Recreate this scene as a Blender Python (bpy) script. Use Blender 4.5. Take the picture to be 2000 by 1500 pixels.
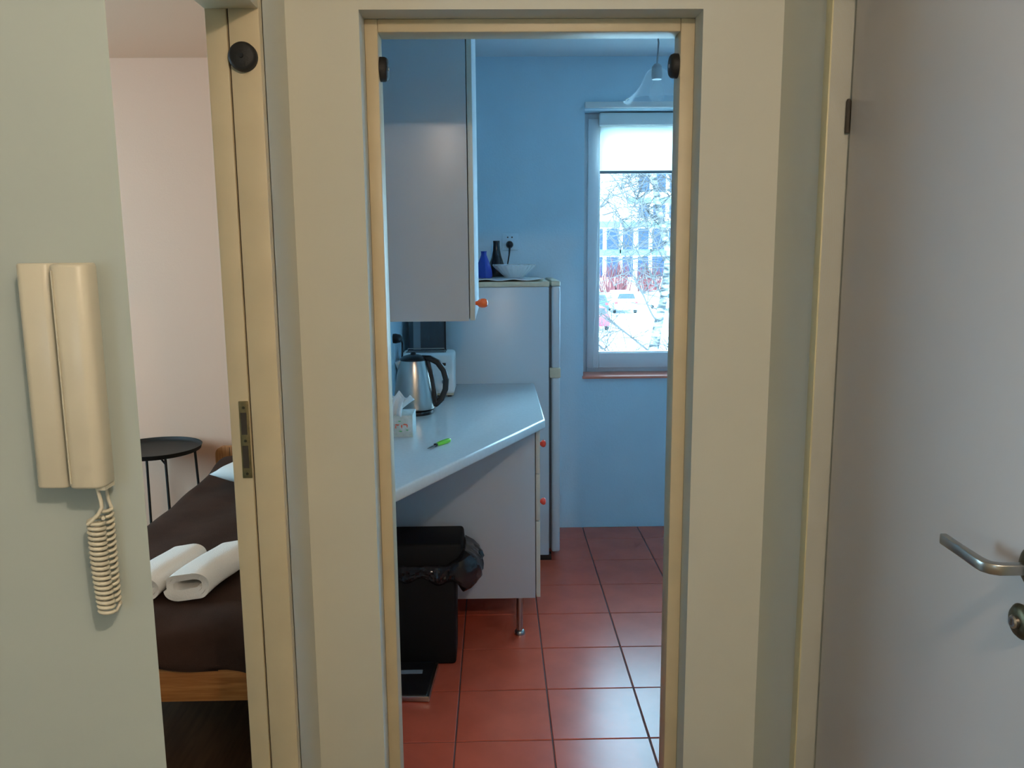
import bpy, bmesh, math, random
from mathutils import Vector, Matrix
random.seed(7)
for o in list(bpy.data.objects): bpy.data.objects.remove(o)
SC = bpy.context.scene
COL = SC.collection
# ------------------------------------------------------------------ camera
EYE = 1.49656
PITCH, YAW, ROLL = 0.159812, 0.019120, -0.007837
cam = bpy.data.cameras.new('camera'); cam.sensor_width = 36; cam.lens = 1623.96 * 36 / 2000
cam.clip_start = 0.02; cam.clip_end = 500
co = bpy.data.objects.new('camera', cam); COL.objects.link(co)
fw = Vector((math.sin(YAW) * math.cos(PITCH), math.cos(YAW) * math.cos(PITCH), -math.sin(PITCH)))
rt = Vector((math.cos(YAW), -math.sin(YAW), 0)); up = rt.cross(fw)
rt, up = rt * math.cos(ROLL) + up * math.sin(ROLL), -rt * math.sin(ROLL) + up * math.cos(ROLL)
co.matrix_world = Matrix(((rt.x, up.x, -fw.x, 0), (rt.y, up.y, -fw.y, 0), (rt.z, up.z, -fw.z, EYE), (0, 0, 0, 1)))
SC.camera = co
# ------------------------------------------------------------------ sky and exposure
SKY = 17.0
w = bpy.data.worlds.new('overcast_sky'); SC.world = w; w.use_nodes = True
bg = w.node_tree.nodes['Background']; bg.inputs[0].default_value = (0.42, 0.77, 1.0, 1); bg.inputs[1].default_value = SKY
SC.view_settings.view_transform = 'Standard'; SC.view_settings.look = 'None'
SC.view_settings.exposure = 0.0; SC.view_settings.gamma = 1.0; SC.view_settings.use_curve_mapping = False
SC.cycles.use_denoising = True
SC.cycles.max_bounces = 7; SC.cycles.diffuse_bounces = 4; SC.cycles.use_adaptive_sampling = True; SC.cycles.adaptive_threshold = 0.06; SC.cycles.adaptive_min_samples = 16; SC.cycles.use_light_tree = False; SC.cycles.glossy_bounces = 3; SC.cycles.transparent_max_bounces = 24
def portal(loc, rot, sx, sy):            # sampling portal in a window opening: gives off no light itself
    l = bpy.data.lights.new('window_portal', 'AREA'); l.shape = 'RECTANGLE'; l.size = sx; l.size_y = sy
    l.cycles.is_portal = True
    o = bpy.data.objects.new('window_portal', l); o.location = loc; o.rotation_euler = rot; COL.objects.link(o)
portal((1.11, 4.60, 1.515), (-math.pi / 2, 0, 0), 1.30, 1.37)
portal((-3.50, 2.75, 1.45), (0, -math.pi / 2, 0), 1.40, 1.20)
portal((-1.05, -1.70, 1.45), (math.pi / 2, 0, 0), 0.30, 0.50)
HALL_LAMP = (0.40, -0.40, 2.35)          # lit ceiling lamp behind the viewer, built below
HALL_WATTS = 46.0

# ------------------------------------------------------------------ materials
def mat(name, col, rough=0.6, metal=0.0, bump=0.0, bscale=200.0, var=0.0, vscale=6.0, spec=0.5, coat=0.0, stretch=(1, 1, 1), col2=None, lo=0.35, hi=0.65):
    m = bpy.data.materials.new(name); m.use_nodes = True
    nt = m.node_tree; p = nt.nodes['Principled BSDF']
    p.inputs['Base Color'].default_value = (*col, 1); p.inputs['Roughness'].default_value = rough
    p.inputs['Metallic'].default_value = metal; p.inputs['Specular IOR Level'].default_value = spec
    p.inputs['Coat Weight'].default_value = coat
    if bump < 0.2: bump = 0.0
    if bump or var or col2:
        tc = nt.nodes.new('ShaderNodeTexCoord'); mp = nt.nodes.new('ShaderNodeMapping'); mp.inputs['Scale'].default_value = stretch
        nt.links.new(tc.outputs['Object'], mp.inputs['Vector'])
    if var or col2:
        n = nt.nodes.new('ShaderNodeTexNoise'); n.inputs['Scale'].default_value = vscale; n.inputs['Detail'].default_value = 3
        nt.links.new(mp.outputs[0], n.inputs['Vector'])
        r = nt.nodes.new('ShaderNodeValToRGB')
        c2 = col2 or tuple(c * (1 - var) for c in col)
        r.color_ramp.elements[0].position = lo; r.color_ramp.elements[1].position = hi
        r.color_ramp.elements[0].color = (*c2, 1); r.color_ramp.elements[1].color = (*col, 1)
        nt.links.new(n.outputs['Fac'], r.inputs['Fac']); nt.links.new(r.outputs[0], p.inputs['Base Color'])
    if bump:
        n2 = nt.nodes.new('ShaderNodeTexNoise'); n2.inputs['Scale'].default_value = bscale; n2.inputs['Detail'].default_value = 1
        nt.links.new(mp.outputs[0], n2.inputs['Vector'])
        b = nt.nodes.new('ShaderNodeBump'); b.inputs['Strength'].default_value = bump; b.inputs['Distance'].default_value = 0.002
        nt.links.new(n2.outputs['Fac'], b.inputs['Height']); nt.links.new(b.outputs[0], p.inputs['Normal'])
    return m
def glassmat(name, tint, gloss, rough=0.02):
    m = bpy.data.materials.new(name); m.use_nodes = True; nt = m.node_tree; nt.nodes.clear()
    out = nt.nodes.new('ShaderNodeOutputMaterial'); mx = nt.nodes.new('ShaderNodeMixShader')
    t = nt.nodes.new('ShaderNodeBsdfTransparent'); t.inputs[0].default_value = (*tint, 1)
    g = nt.nodes.new('ShaderNodeBsdfGlossy'); g.inputs['Roughness'].default_value = rough
    lw = nt.nodes.new('ShaderNodeLayerWeight'); lw.inputs[0].default_value = gloss
    nt.links.new(lw.outputs['Fresnel'], mx.inputs[0]); nt.links.new(t.outputs[0], mx.inputs[1]); nt.links.new(g.outputs[0], mx.inputs[2])
    nt.links.new(mx.outputs[0], out.inputs[0]); return m
def bodyglass(name, col, fac, rough):
    m = bpy.data.materials.new(name); m.use_nodes = True; nt = m.node_tree; p = nt.nodes['Principled BSDF']; out = nt.nodes['Material Output']
    p.inputs['Base Color'].default_value = (*col, 1); p.inputs['Roughness'].default_value = rough
    t = nt.nodes.new('ShaderNodeBsdfTransparent'); mx = nt.nodes.new('ShaderNodeMixShader'); mx.inputs[0].default_value = fac
    nt.links.new(t.outputs[0], mx.inputs[1]); nt.links.new(p.outputs[0], mx.inputs[2]); nt.links.new(mx.outputs[0], out.inputs[0]); return m
def clothmat(name, col, trans):
    m = bpy.data.materials.new(name); m.use_nodes = True; nt = m.node_tree; nt.nodes.clear()
    out = nt.nodes.new('ShaderNodeOutputMaterial'); mx = nt.nodes.new('ShaderNodeMixShader'); mx.inputs[0].default_value = trans
    d = nt.nodes.new('ShaderNodeBsdfDiffuse'); d.inputs[0].default_value = (*col, 1)
    t = nt.nodes.new('ShaderNodeBsdfTranslucent'); t.inputs[0].default_value = (*col, 1)
    nt.links.new(d.outputs[0], mx.inputs[1]); nt.links.new(t.outputs[0], mx.inputs[2]); nt.links.new(mx.outputs[0], out.inputs[0]); return m

M = dict(
    hall=mat('hall_paint', (0.66, 0.65, 0.56), 0.75, bump=0.0, bscale=140, var=0.03, vscale=3),
    hall_dimmed=mat('hall_paint_darkened', (0.36, 0.41, 0.39), 0.75, bump=0.0, bscale=140, var=0.03, vscale=3),  # hall paint greyed and darkened to offset lamp brightness on the handset wall
    blue=mat('kitchen_blue_paint', (0.58, 0.76, 0.87), 0.6, bump=0.3, bscale=120, var=0.04, vscale=4),
    kceil=mat('kitchen_ceiling_paint', (0.78, 0.86, 0.90), 0.7, bump=0.2, bscale=120),
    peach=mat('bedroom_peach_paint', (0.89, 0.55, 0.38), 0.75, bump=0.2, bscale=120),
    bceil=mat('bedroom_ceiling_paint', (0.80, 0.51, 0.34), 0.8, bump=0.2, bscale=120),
    hceil=mat('hall_ceiling_paint', (0.8, 0.78, 0.7), 0.8, bump=0.2, bscale=120),
    hfloor=mat('hall_floor_vinyl', (0.30, 0.22, 0.15), 0.5, var=0.3, vscale=8, bump=0.1),
    cream=mat('cream_gloss_paint', (0.66, 0.55, 0.36), 0.45, bump=0.15, bscale=60, var=0.08, vscale=9),
    creamr=mat('cream_frame_paint', (0.62, 0.56, 0.33), 0.45, bump=0.15, bscale=60, var=0.08, vscale=9),
    leaf=mat('grey_white_door_laminate', (0.54, 0.50, 0.49), 0.38, bump=0.15, bscale=300, var=0.03, vscale=3),
    dark=mat('dark_gap', (0.05, 0.04, 0.03), 0.8, bump=0.1),
    binb=mat('black_bin_plastic', (0.007, 0.007, 0.007), 0.6, bump=0.1, bscale=300, spec=0.2),
    matt=mat('white_matt_laminate', (0.62, 0.64, 0.66), 0.65, bump=0.05, bscale=250, spec=0.15),
    black=mat('black_plastic', (0.012, 0.012, 0.014), 0.35, bump=0.05, bscale=400),
    blackm=mat('black_rubber', (0.015, 0.014, 0.013), 0.6, bump=0.2, bscale=300),
    bag=mat('black_bag_film', (0.02, 0.02, 0.022), 0.16, bump=0.6, bscale=60),
    steel=mat('brushed_steel', (0.46, 0.43, 0.40), 0.28, 1.0, bump=0.1, bscale=300, stretch=(1, 1, 0.04)),
    satin=mat('satin_nickel', (0.42, 0.40, 0.37), 0.3, 1.0, bump=0.05, bscale=300),
    bronze=mat('worn_bronze', (0.16, 0.13, 0.08), 0.45, 1.0, bump=0.2, bscale=120, var=0.5, vscale=60),
    brass=mat('tarnished_brass', (0.30, 0.23, 0.11), 0.45, 0.8, bump=0.1, bscale=120, var=0.35, vscale=50),
    tile=mat('terracotta_tile', (0.66, 0.115, 0.06), 0.25, bump=0.06, bscale=25, var=0.14, vscale=7, spec=0.42),
    sill=mat('terracotta_sill_glaze', (0.85, 0.26, 0.17), 0.3, bump=0.05),
    grout=mat('dark_grout', (0.10, 0.05, 0.045), 0.8, bump=0.4, bscale=200),
    white=mat('white_laminate', (0.46, 0.48, 0.50), 0.32, bump=0.05, bscale=250, var=0.02, vscale=4),
    edge=mat('cream_edge_band', (0.56, 0.55, 0.47), 0.4, bump=0.05),
    worktop=mat('pale_worktop', (0.66, 0.72, 0.74), 0.2, bump=0.04, bscale=200, var=0.05, vscale=90),
    fridge=mat('white_enamel', (0.53, 0.61, 0.66), 0.3, bump=0.08, bscale=90),
    oldwhite=mat('yellowed_plastic', (0.62, 0.57, 0.42), 0.4, bump=0.05, var=0.1, vscale=30),
    orange=mat('orange_gloss_plastic', (0.85, 0.14, 0.02), 0.12, bump=0.02, coat=0.5),
    redk=mat('red_gloss_plastic', (0.85, 0.06, 0.03), 0.12, bump=0.02, coat=0.5),
    ivory=mat('ivory_plastic', (0.52, 0.49, 0.39), 0.35, bump=0.06, bscale=200, var=0.05, vscale=12),
    white_pl=mat('white_plastic', (0.78, 0.79, 0.78), 0.3, bump=0.03),
    pvc=mat('white_window_pvc', (0.78, 0.76, 0.78), 0.3, bump=0.03),
    cobalt=mat('cobalt_glass', (0.01, 0.04, 0.42), 0.08, bump=0.02, coat=0.6),
    blackg=mat('black_glazed_ceramic', (0.012, 0.016, 0.02), 0.15, bump=0.05),
    crystal=bodyglass('cut_crystal', (0.86, 0.92, 0.94), 0.55, 0.08),
    lampglass=bodyglass('clear_lamp_glass', (0.85, 0.88, 0.88), 0.10, 0.1),
    pane=glassmat('window_glass', (0.95, 0.98, 0.99), 0.2, 0.0),
    doily=mat('white_crochet_cotton', (0.75, 0.78, 0.80), 0.9, bump=0.6, bscale=160),
    blind=clothmat('white_blind_fabric', (0.92, 0.92, 0.88), 0.72),
    tissue=clothmat('white_tissue', (0.9, 0.92, 0.93), 0.25),
    boxcard=mat('printed_tissue_card', (0.45, 0.53, 0.50), 0.55, col2=(0.62, 0.68, 0.68), vscale=40, bump=0.05),
    redp=mat('red_print', (0.75, 0.16, 0.10), 0.5, bump=0.05), greenp=mat('green_print', (0.10, 0.45, 0.16), 0.5, bump=0.05),
    lime=mat('lime_plastic', (0.22, 0.75, 0.05), 0.25, bump=0.03),
    darkboard=mat('dark_grey_board', (0.055, 0.07, 0.085), 0.3, bump=0.05),
    greyrim=mat('grey_board_rim', (0.24, 0.27, 0.30), 0.35, bump=0.05),
    pine=mat('orange_pine', (0.52, 0.22, 0.065), 0.42, col2=(0.38, 0.135, 0.035), vscale=14, stretch=(0.6, 3, 9), bump=0.1, bscale=60),
    pinev=mat('orange_pine_upright', (0.55, 0.24, 0.08), 0.42, col2=(0.38, 0.14, 0.04), vscale=14, stretch=(9, 3, 0.6), bump=0.1, bscale=60),
    brown=mat('brown_bedspread', (0.058, 0.030, 0.021), 0.9, bump=0.5, bscale=260, var=0.2, vscale=10, spec=0.15),
    sheet=mat('white_sheet', (0.75, 0.73, 0.70), 0.85, bump=0.3, bscale=200),
    towel=mat('white_terry', (0.88, 0.82, 0.76), 0.95, bump=0.8, bscale=320, spec=0.1),
    bfloor=mat('dark_wood_floor', (0.085, 0.045, 0.022), 0.4, col2=(0.045, 0.022, 0.011), vscale=10, stretch=(6, 0.6, 1), bump=0.1),
    snow=mat('pale_frosty_ground', (0.80, 0.82, 0.84), 0.9, var=0.2, vscale=0.3, bump=0.3, bscale=3),
    facade=mat('white_render', (0.80, 0.80, 0.78), 0.8, var=0.04, vscale=0.6, bump=0.1, bscale=4),
    bandc=mat('aqua_facade_panel', (0.13, 0.22, 0.21), 0.6, var=0.15, vscale=0.7, bump=0.1, bscale=4),
    wglass=mat('blue_office_glass', (0.030, 0.042, 0.075), 0.3, bump=0.02, bscale=2, spec=0.15),
    bark=mat('birch_bark', (0.30, 0.27, 0.24), 0.85, col2=(0.030, 0.027, 0.028), vscale=6, stretch=(1, 1, 3), bump=0.6, bscale=20, lo=0.4, hi=0.6),
    twig=mat('bare_twig', (0.085, 0.068, 0.066), 0.8, bump=0.2),
    redbush=mat('red_brown_twigs', (0.14, 0.03, 0.03), 0.9, bump=0.2),
    carblue=mat('blue_car_paint', (0.01, 0.04, 0.10), 0.2, bump=0.01, coat=0.6), carwhite=mat('white_car_paint', (0.7, 0.7, 0.7), 0.2, bump=0.01, coat=0.6),
    carred=mat('red_car_paint', (0.25, 0.012, 0.03), 0.2, bump=0.01, coat=0.6), cardark=mat('car_glass', (0.03, 0.035, 0.04), 0.15, bump=0.01),
    red_light=mat('tail_light_red', (0.5, 0.02, 0.02), 0.2, bump=0.01),
)

# ------------------------------------------------------------------ builders
ORG = {}
class MB:
    """Collects geometry given in room coordinates; build() links it as one mesh with its origin at its own base."""
    def __init__(s): s.v = []; s.f = []; s.mi = []; s.cur = 0
    def add(s, vs, fs):
        b = len(s.v); s.v += [Vector(p) for p in vs]
        for f in fs: s.f.append([i + b for i in f]); s.mi.append(s.cur)
        return s
    def box(s, x0, x1, y0, y1, z0, z1):
        return s.add([(x, y, z) for z in (z0, z1) for y in (y0, y1) for x in (x0, x1)],
                     [(0, 2, 3, 1), (4, 5, 7, 6), (0, 1, 5, 4), (2, 6, 7, 3), (0, 4, 6, 2), (1, 3, 7, 5)])
    def prism(s, pts, z0, z1):
        n = len(pts)
        return s.add([(x, y, z0) for x, y in pts] + [(x, y, z1) for x, y in pts],
                     [list(range(n))[::-1], list(range(n, 2 * n))] + [(i, (i + 1) % n, n + (i + 1) % n, n + i) for i in range(n)])
    def prism_y(s, pts, y0, y1):   # outline in X,Z run along Y
        n = len(pts)
        return s.add([(x, y0, z) for x, z in pts] + [(x, y1, z) for x, z in pts],
                     [list(range(n)), list(range(n, 2 * n))[::-1]] + [(i, n + i, n + (i + 1) % n, (i + 1) % n) for i in range(n)])
    def tube(s, pts, r, seg=8, cap=True):
        pts = [Vector(p) for p in pts]; n = len(pts); rs = r if isinstance(r, (list, tuple)) else [r] * n
        ref = None; vs = []
        for i, p in enumerate(pts):
            t = (pts[min(i + 1, n - 1)] - pts[max(i - 1, 0)]).normalized()
            if ref is None: ref = t.orthogonal().normalized()
            ref = (ref - t * ref.dot(t)).normalized(); b = t.cross(ref)
            for k in range(seg):
                a = 2 * math.pi * k / seg; vs.append(p + (ref * math.cos(a) + b * math.sin(a)) * rs[i])
        fs = [(i * seg + k, i * seg + (k + 1) % seg, (i + 1) * seg + (k + 1) % seg, (i + 1) * seg + k) for i in range(n - 1) for k in range(seg)]
        if cap: fs += [list(range(seg))[::-1], list(range((n - 1) * seg, n * seg))]
        return s.add(vs, fs)
    def lathe(s, prof, c, seg=32, axis='Z', cap=True):
        vs = []
        for r, h in prof:
            for k in range(seg):
                a = 2 * math.pi * k / seg; x, y = r * math.cos(a), r * math.sin(a)
                q = (x, y, h) if axis == 'Z' else ((h, x, y) if axis == 'X' else (y, h, x))
                vs.append((c[0] + q[0], c[1] + q[1], c[2] + q[2]))
        n = len(prof)
        fs = [(i * seg + k, i * seg + (k + 1) % seg, (i + 1) * seg + (k + 1) % seg, (i + 1) * seg + k) for i in range(n - 1) for k in range(seg)]
        if cap: fs += [list(range(seg))[::-1], list(range((n - 1) * seg, n * seg))]
        return s.add(vs, fs)
    def sweep(s, path, sect, side=None):     # rectangular section (w along X/horizontal, h along Z) along a level path
        vs = []; n = len(path); path = [Vector(p) for p in path]
        for i, p in enumerate(path):
            t = (path[min(i + 1, n - 1)] - path[max(i - 1, 0)]).normalized(); sd = Vector(side) if side else t.cross(Vector((0, 0, 1))).normalized(); u = sd.cross(t)
            wd, ht = sect[i] if isinstance(sect, list) else sect
            for a, b in ((-1, -1), (1, -1), (1, 1), (-1, 1)): vs.append(p + sd * a * wd / 2 + u * b * ht / 2)
        fs = [(i * 4 + k, i * 4 + (k + 1) % 4, i * 4 + 4 + (k + 1) % 4, i * 4 + 4 + k) for i in range(n - 1) for k in range(4)]
        return s.add(vs, fs + [(3, 2, 1, 0), tuple(4 * (n - 1) + k for k in range(4))])
    def grid(s, fn, nu, nv):
        return s.add([fn(i / nu, j / nv) for j in range(nv + 1) for i in range(nu + 1)],
                     [(j * (nu + 1) + i, j * (nu + 1) + i + 1, (j + 1) * (nu + 1) + i + 1, (j + 1) * (nu + 1) + i) for j in range(nv) for i in range(nu)])
    def build(s, name, m, parent=None, bevel=0.0, bseg=2, smooth=40, base=None, solid=0.0, label=None):
        xs = [p.x for p in s.v]; ys = [p.y for p in s.v]; zs = [p.z for p in s.v]
        org = Vector(base) if base else Vector(((min(xs) + max(xs)) / 2, (min(ys) + max(ys)) / 2, min(zs)))
        me = bpy.data.meshes.new(name); me.from_pydata([p - org for p in s.v], [], s.f)
        ms = m if isinstance(m, (list, tuple)) else [m]
        for k in ms: me.materials.append(M[k] if isinstance(k, str) else k)
        for p, i in zip(me.polygons, s.mi): p.material_index = i
        bm = bmesh.new(); bm.from_mesh(me)
        bmesh.ops.recalc_face_normals(bm, faces=bm.faces)
        if bevel: bmesh.ops.bevel(bm, geom=[e for e in bm.edges if e.is_manifold and e.calc_face_angle(0) > 0.6], offset=bevel, segments=bseg, profile=0.5, affect='EDGES', clamp_overlap=True)
        bm.to_mesh(me); bm.free()
        if smooth:
            for p in me.polygons: p.use_smooth = True
            me.set_sharp_from_angle(angle=math.radians(smooth))
        o = bpy.data.objects.new(name, me); COL.objects.link(o)
        if parent: o.parent = parent; o.location = org - ORG[parent.name]
        else: o.location = org
        ORG[o.name] = org
        if solid:
            md = o.modifiers.new('thickness', 'SOLIDIFY'); md.thickness = solid; md.offset = 0
        if label: o['label'] = label
        return o
def tag(o, label, cat, group=None, kind=None):
    o['label'] = label; o['category'] = cat
    if group: o['group'] = group
    if kind: o['kind'] = kind
    return o
def struct(o, label=None, cat=None):
    o['kind'] = 'structure'
    if label: o['label'] = label
    if cat: o['category'] = cat
    return o
def thing(name, label, cat, loc, group=None, kind=None):
    o = bpy.data.objects.new(name, None); COL.objects.link(o); o.location = loc; ORG[o.name] = Vector(loc); o.empty_display_size = 0.1
    return tag(o, label, cat, group, kind)
def piece(name, mesh, parent, loc):
    o = bpy.data.objects.new(name, mesh); COL.objects.link(o); o.parent = parent; o.location = Vector(loc) - ORG[parent.name]; return o
def wall(name, boxes, side_mats, default, label):
    """boxes of one wall; side_mats maps a facing ('+X','-Y',...) to its paint"""
    names = [default] + list(side_mats.values()); mb = MB()
    for b in boxes: mb.box(*b[:4], b[4] if b[4] > 0 else -0.12, b[5])
    o = mb.build(name, names, smooth=0)
    dirs = {'+X': (1, 0, 0), '-X': (-1, 0, 0), '+Y': (0, 1, 0), '-Y': (0, -1, 0), '-Z': (0, 0, -1)}
    for p in o.data.polygons:
        for i, k in enumerate(side_mats):
            if p.normal.dot(Vector(dirs[k])) > 0.9: p.material_index = i + 1
    return struct(o, label, 'wall')

# ================================================================== THE ROOMS
CEIL = 2.449
KX0, KX1, KY0, KY1 = -0.43, 2.0, 1.97, 4.354          # kitchen
HX, HY = 0.618, 1.85                                    # hall: wall at the viewer's right hand, kitchen wall
BX0, BX1, BY0 = -3.40, -0.53, 0.98                      # bedroom
SX = -0.434                                             # hall face of the bedroom door wall
WX0, WX1, WZ0, WZ1 = 0.461, 1.761, 0.832, 2.197         # kitchen window opening
# wall between hall and kitchen (opening -0.28..0.446, up to 1.996)
wall('wall_front', [(SX - 0.096, -0.280, HY, KY0, 0, CEIL), (0.446, 2.12, HY, KY0, 0, CEIL), (-0.280, 0.446, HY, KY0, 1.996, CEIL)],
     {'+Y': 'blue'}, 'hall', 'cream hall wall around the kitchen doorway')
# wall with the handset, seen face on at the viewer's left hand
struct(MB().prism([(-1.75, 0.88), (-0.383, 0.88), (-0.437, BY0), (-1.75, BY0)], -0.12, CEIL).build('wall_left', 'hall_dimmed', smooth=0), 'hall wall carrying the entry phone, paint darkened green-grey against the lamp', 'wall')
# wall of the bedroom door: pier next to the kitchen wall, piece above the door
wall('wall_bedroom_door', [(BX1, SX, 1.665, HY, 0, CEIL), (BX1, SX, BY0, 1.665, 1.965, CEIL)], {'-X': 'peach'}, 'hall', 'narrow hall wall strip beside the bedroom door frame')
# wall between bedroom and kitchen
wall('wall_between', [(BX1, KX0, KY0, KY1, 0, CEIL)], {'+X': 'blue', '-X': 'peach'}, 'peach', 'wall behind the kitchen worktop')
# outer wall: kitchen and bedroom share it
wall('wall_back', [(KX0, WX0, KY1, 4.66, 0, CEIL), (WX1, 2.12, KY1, 4.66, 0, CEIL), (WX0, WX1, KY1, 4.66, 0, WZ0), (WX0, WX1, KY1, 4.66, WZ1, CEIL)],
     {}, 'blue', 'blue kitchen wall with the window')
wall('wall_bedroom_back', [(BX0 - 0.2, KX0, KY1, 4.66, 0, CEIL)], {}, 'peach', 'peach bedroom wall behind the bed head')
wall('wall_kitchen_right', [(KX1, 2.12, KY0, KY1, 0, CEIL)], {}, 'blue', 'blue kitchen wall out of sight past the door frame')
wall('wall_bedroom_left', [(BX0 - 0.2, BX0, 0.88, 2.15, 0, CEIL), (BX0 - 0.2, BX0, 3.35, KY1, 0, CEIL), (BX0 - 0.2, BX0, 2.15, 3.35, 0, 0.75), (BX0 - 0.2, BX0, 2.15, 3.35, 2.15, CEIL)],
     {}, 'peach', 'bedroom wall with the window out of sight')
wall('wall_bedroom_near', [(BX0, -1.75, 0.88, BY0, 0, CEIL)], {}, 'peach', 'bedroom wall out of sight behind the entry phone wall')
# hall shell round the viewer
wall('wall_right', [(HX, 0.74, 1.581, HY, 0, CEIL), (HX, 0.74, 0.62, 1.581, 2.03, CEIL), (HX, 0.74, -1.75, 0.62, 0, CEIL)], {}, 'hall', 'shaded hall wall strip beside the grey door')
wall('wall_hall_back', [(-1.75, -1.20, -1.75, -1.63, 0, CEIL), (-0.90, HX, -1.75, -1.63, 0, CEIL), (-1.20, -0.90, -1.75, -1.63, 0, 1.2), (-1.20, -0.90, -1.75, -1.63, 1.7, CEIL)], {}, 'hall', 'hall wall behind the viewer with an added opening for fill daylight')
wall('wall_hall_left', [(-1.87, -1.75, -1.75, 0.88, 0, CEIL)], {}, 'hall', 'hall wall out of sight beside the viewer')
struct(MB().box(KX0, 2.12, KY0, 4.66, CEIL, 2.6).build('ceiling', 'kceil', smooth=0), 'pale blue kitchen ceiling', 'ceiling')
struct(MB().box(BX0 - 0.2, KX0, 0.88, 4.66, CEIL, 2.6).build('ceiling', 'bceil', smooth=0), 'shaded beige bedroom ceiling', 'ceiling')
struct(MB().box(-1.87, 2.12, -1.75, KY0, CEIL + 0.001, 2.6).build('ceiling', 'hceil', smooth=0), 'hall ceiling above the viewer', 'ceiling')
struct(MB().box(-1.87, 0.74, -1.75, KY0 - 0.02, -0.12, -0.002).build('floor', 'hfloor', smooth=0), 'hall floor below the viewer', 'floor')
struct(MB().box(BX0 - 0.2, BX1, 0.98, KY1, -0.12, 0.0).build('floor', 'bfloor', smooth=0), 'dark wooden bedroom floor under the bed', 'floor')
# kitchen floor: grout bed with loose tiles laid on it
kf = struct(MB().box(KX0, KX1, KY0 - 0.02, KY1, -0.12, -0.003).build('floor', 'grout', smooth=0), 'terracotta tiled kitchen floor with dark joints', 'floor')
tile_cache = {}
def tile_mesh(x0, x1, y0, y1):
    k = (round(x1 - x0, 4), round(y1 - y0, 4))
    if k not in tile_cache:
        a, b = k[0] / 2, k[1] / 2
        bm = bmesh.new(); bmesh.ops.create_cube(bm, size=1)
        for v in bm.verts: v.co = Vector((v.co.x * 2 * a, v.co.y * 2 * b, (v.co.z - 0.5) * 0.009))
        bmesh.ops.bevel(bm, geom=[e for e in bm.edges if e.verts[0].co.z > -0.001 and e.verts[1].co.z > -0.001], offset=0.002, segments=1, affect='EDGES')
        me = bpy.data.meshes.new('tile'); bm.to_mesh(me); bm.free(); me.materials.append(M['tile']); tile_cache[k] = me
    return tile_cache[k]
G = 0.0020
for i in range(-4, 7):
    for j in range(-2, 8):
        x0, x1 = max(0.462 + 0.3 * i + G, KX0 + 0.004), min(0.462 + 0.3 * (i + 1) - G, KX1 - 0.004)
        y0, y1 = max(2.3616 + 0.3 * j + G, KY0 - 0.018), min(2.3616 + 0.3 * (j + 1) - G, KY1 - 0.004)
        if x1 - x0 < 0.02 or y1 - y0 < 0.02: continue
        o = piece('tile', tile_mesh(x0, x1, y0, y1), kf, ((x0 + x1) / 2, (y0 + y1) / 2, random.uniform(-0.0004, 0.0)))
        o.rotation_euler = (random.uniform(-.0016, .0016), random.uniform(-.0016, .0016), 0)

# ------------------------------------------------------------------ kitchen door frame (no leaf) set back in the wall
FY = 1.92
d2 = thing('door_2', 'cream painted frame of the open kitchen doorway', 'door frame', (0.083, FY, 0), kind='structure')
MB().box(-0.280, -0.251, FY, 1.985, 0, 1.996).build('jamb', 'cream', d2, bevel=0.003)
MB().box(0.414, 0.446, FY, 1.985, 0, 1.996).build('jamb', 'cream', d2, bevel=0.003)
MB().box(-0.251, 0.414, FY, 1.985, 1.968, 1.996).build('head', 'cream', d2, bevel=0.003)
def bar_mount(c, axis, sign, label):
    t = thing('bar_mount', label, 'bar mount', c, 'round black bar mounts on the door jambs')
    MB().lathe([(0.0, 0.0), (0.0265, 0.0), (0.0265, 0.010), (0.0245, 0.015), (0.0205, 0.018), (0.0, 0.018)] if sign > 0 else [(0.0, 0.0), (0.0265, 0.0), (0.0265, -0.010), (0.0245, -0.015), (0.0205, -0.018), (0.0, -0.018)], c, 32, axis, cap=False).build('rubber_disc', 'blackm', t)
    cc = list(c); k = 'XYZ'.index(axis); cc[k] += sign * 0.0181
    MB().lathe([(0.0, 0.0), (0.0045, 0.0), (0.004, sign * 0.0015), (0.0, sign * 0.0015)], cc, 12, axis, cap=False).build('screw_head', 'black' if axis == 'Y' else 'satin', t)
bar_mount((-0.251, 1.947, 1.896), 'X', 1, 'black bar mount seen edge-on, beside the wall cabinet')
bar_mount((0.414, 1.947, 1.901), 'X', -1, 'black bar mount seen edge-on, beside the kitchen pendant lamp')
# ------------------------------------------------------------------ bedroom door frame
d3 = thing('door_3', 'cream painted frame of the bedroom doorway with a brass strike plate', 'door frame', (SX, 1.643, 0), kind='structure')
MB().box(-0.491, SX, 1.643, 1.672, 0, 1.975).build('jamb', 'cream', d3, bevel=0.002)
MB().box(-0.534, -0.4945, 1.6435, 1.672, 0, 1.975).build('door_stop', 'cream', d3, bevel=0.002)
MB().box(-0.4945, -0.491, 1.652, 1.672, 0, 1.975).build('gap', 'dark', d3)
MB().box(-0.534, SX, BY0 + 0.02, 1.643, 1.942, 1.975).build('head', 'cream', d3, bevel=0.002)
MB().box(-0.534, SX - 0.002, BY0, BY0 + 0.02, 0, 1.975).build('jamb', 'cream', d3, bevel=0.002)
sp = MB().box(-0.5145, -0.4955, 1.6405, 1.6436, 1.045, 1.203).build('strike_plate', 'brass', d3, bevel=0.001, label='tarnished brass strike plate')
MB().box(-0.5115, -0.500, 1.6398, 1.6408, 1.135, 1.180).build('latch_hole', 'dark', sp)
MB().box(-0.5115, -0.500, 1.6398, 1.6408, 1.066, 1.112).build('latch_hole', 'dark', sp)
for z in (1.190, 1.122, 1.054): MB().lathe([(0.0, 0), (0.003, 0), (0.0025, -0.001), (0, -0.001)], (-0.505, 1.6405, z), 10, 'Y', cap=False).build('screw', 'bronze', sp)
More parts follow.
